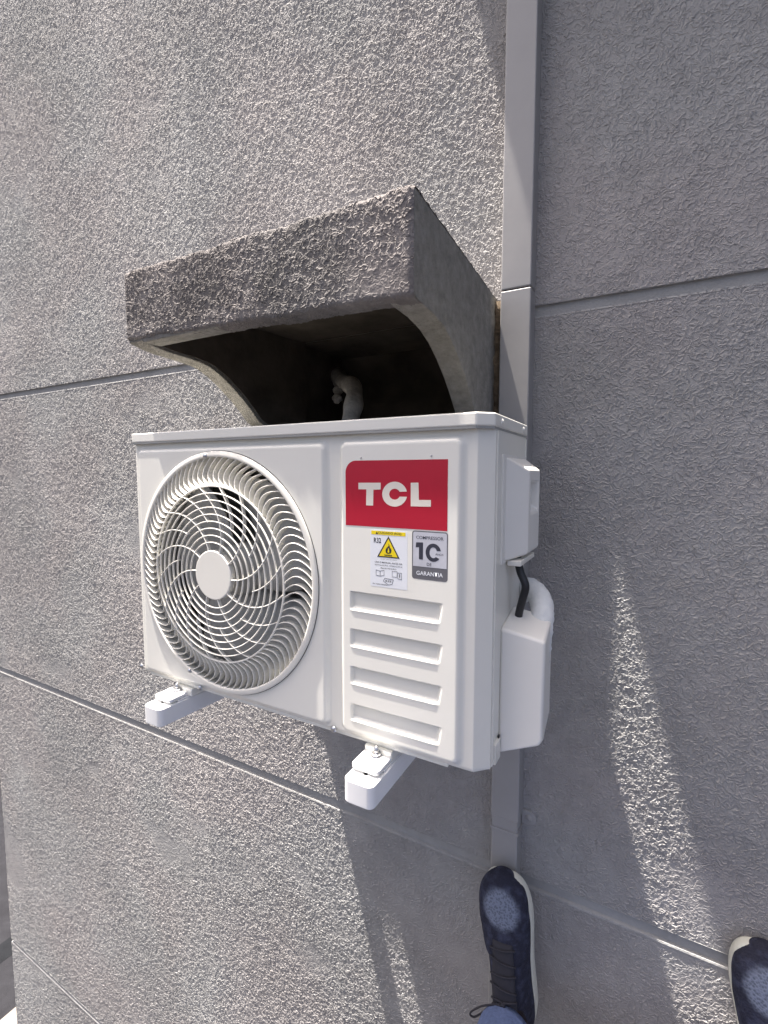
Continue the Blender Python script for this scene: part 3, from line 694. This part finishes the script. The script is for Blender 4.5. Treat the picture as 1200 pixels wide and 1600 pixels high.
shL = shoe((-.2385, -.872), (-.196, -1.205), DY-.0015, 1, 'navy trainer planted on the grey duct')
shR = shoe((.222, -.848), (.255, -1.175), -.0045, -1, 'navy trainer in the lower right corner')
def leg(anc, knee, hip):
    anc, knee, hip = map(Vector, (anc, knee, hip))
    pts = smooth_path([anc, anc.lerp(knee, .3)+Vector((0, 0, -.012)), anc.lerp(knee, .7)+Vector((0, 0, -.01)), knee, knee.lerp(hip, .5), hip], 6)
    n = len(pts); rad = np.interp(np.linspace(0, 1, n), [0, .05, .2, .4, .6, .8, 1], [.057, .058, .064, .072, .074, .088, .098])
    rad = [r*(1+.018*math.sin(k*2.1)) for k, r in enumerate(rad)]
    return pts, rad
jb = MB()
aL = shL(.185, .004, .118); aR = shR(.185, 0, .118)
for a_, kn, hp in ((aL, (-.215, -.60, -1.00), (-.085, -1.12, -1.08)), (aR, (.25, -.60, -1.00), (.125, -1.12, -1.08))):
    p_, r_ = leg(a_, kn, hp); jb.tube(p_, r_, 20)
jb.tube([(-.10, -1.14, -1.08), (.02, -1.16, -1.09), (.14, -1.14, -1.08)], [.10, .115, .10], 18)
jb.tube([(.02, -1.14, -1.10), (.02, -1.24, -1.0), (.02, -1.28, -.93)], [.115, .15, .145], 18)
jb.build('jeans', 'jeans', person, smooth=True)
# body: one continuous skinned figure, mostly behind the lens
sk = [((.02, -1.20, -1.06), .12, -1), ((.02, -1.30, -.86), .125, 0), ((.02, -1.40, -.66), .14, 1), ((.02, -1.44, -.52), .10, 2), ((.02, -1.42, -.43), .055, 3), ((.02, -1.40, -.36), .07, 4), ((.02, -1.375, -.28), .088, 5), ((.02, -1.385, -.20), .075, 6),
      ((-.15, -1.43, -.55), .06, 3), ((-.22, -1.34, -.36), .045, 8), ((-.08, -1.215, -.20), .034, 9), ((-.045, -1.165, -.135), .028, 10),
      ((.19, -1.43, -.55), .06, 3), ((.26, -1.34, -.36), .045, 12), ((.12, -1.215, -.20), .034, 13), ((.085, -1.165, -.135), .028, 14),
      ((-.07, -1.12, -1.08), .07, 0), ((-.2, -.62, -1.0), .05, 16), ((-.205, -.17, -1.12), .036, 17), ((.11, -1.12, -1.08), .07, 0), ((.24, -.62, -1.0), .05, 19), ((.25, -.13, -1.09), .036, 20)]
for hx, wi in ((-1, 11), (1, 15)):
    base = Vector(sk[wi][0])
    for k, (dx, ln) in enumerate([(-.016, .062), (-.005, .072), (.007, .068), (.018, .055)]):
        sk.append(((base.x+dx, base.y+.018, base.z+.05), .0095, wi)); sk.append(((base.x+dx-hx*.012, base.y+.022, base.z+.05+ln*.5), .0085, len(sk)-1)); sk.append(((base.x+dx-hx*.024, base.y+.012, base.z+.05+ln*.8), .0075, len(sk)-1))
    sk.append(((base.x-hx*.03, base.y+.012, base.z+.022), .0105, wi)); sk.append(((base.x-hx*.036, base.y+.018, base.z+.052), .009, len(sk)-1))
me = bpy.data.meshes.new('body'); me.from_pydata([p for p, r, q in sk], [(i_, q) for i_, (p, r, q) in enumerate(sk) if q >= 0], [])
body = link('body', me, 'skin', person)
body.modifiers.new('skin', 'SKIN')
for k, (p, r, q) in enumerate(sk): body.data.skin_vertices[0].data[k].radius = (r, r)
body.data.skin_vertices[0].data[0].use_root = True
ms = body.modifiers.new('sub', 'SUBSURF'); ms.levels = ms.render_levels = 1
sb = MB(); sb.tube([(.02, -1.27, -.93), (.02, -1.32, -.80), (.02, -1.40, -.64), (.02, -1.44, -.53), (.02, -1.44, -.47)], [.158, .152, .172, .145, .07], 20)
for s_, e_ in ((-.15, -.22), (.19, .26)): sb.tube([(.02+(s_-.02)*.5, -1.44, -.55), (s_, -1.43, -.55), (e_, -1.345, -.37), (e_-.02*(1 if e_ > 0 else -1), -1.32, -.33)], [.085, .075, .058, .055], 14)
sb.build('shirt', 'shirt', person, smooth=True)
rings = []
for k, (dz, r) in enumerate([(-.30, .079), (-.25, .096), (-.20, .094), (-.16, .078), (-.13, .045), (-.122, .01)]):
    rings.append([(.02+r*.95*math.cos(a), -1.405+r*1.1*math.sin(a), dz) for a in [2*math.pi*q/18 for q in range(18)]])
MB().loft(rings).build('hair', 'hair', person, smooth=True)
MB().tube([(.02, -1.285, -.285), (.02, -1.272, -.305), (.02, -1.285, -.313)], [.008, .013, .008], 8).build('nose', 'skin', person, smooth=True)
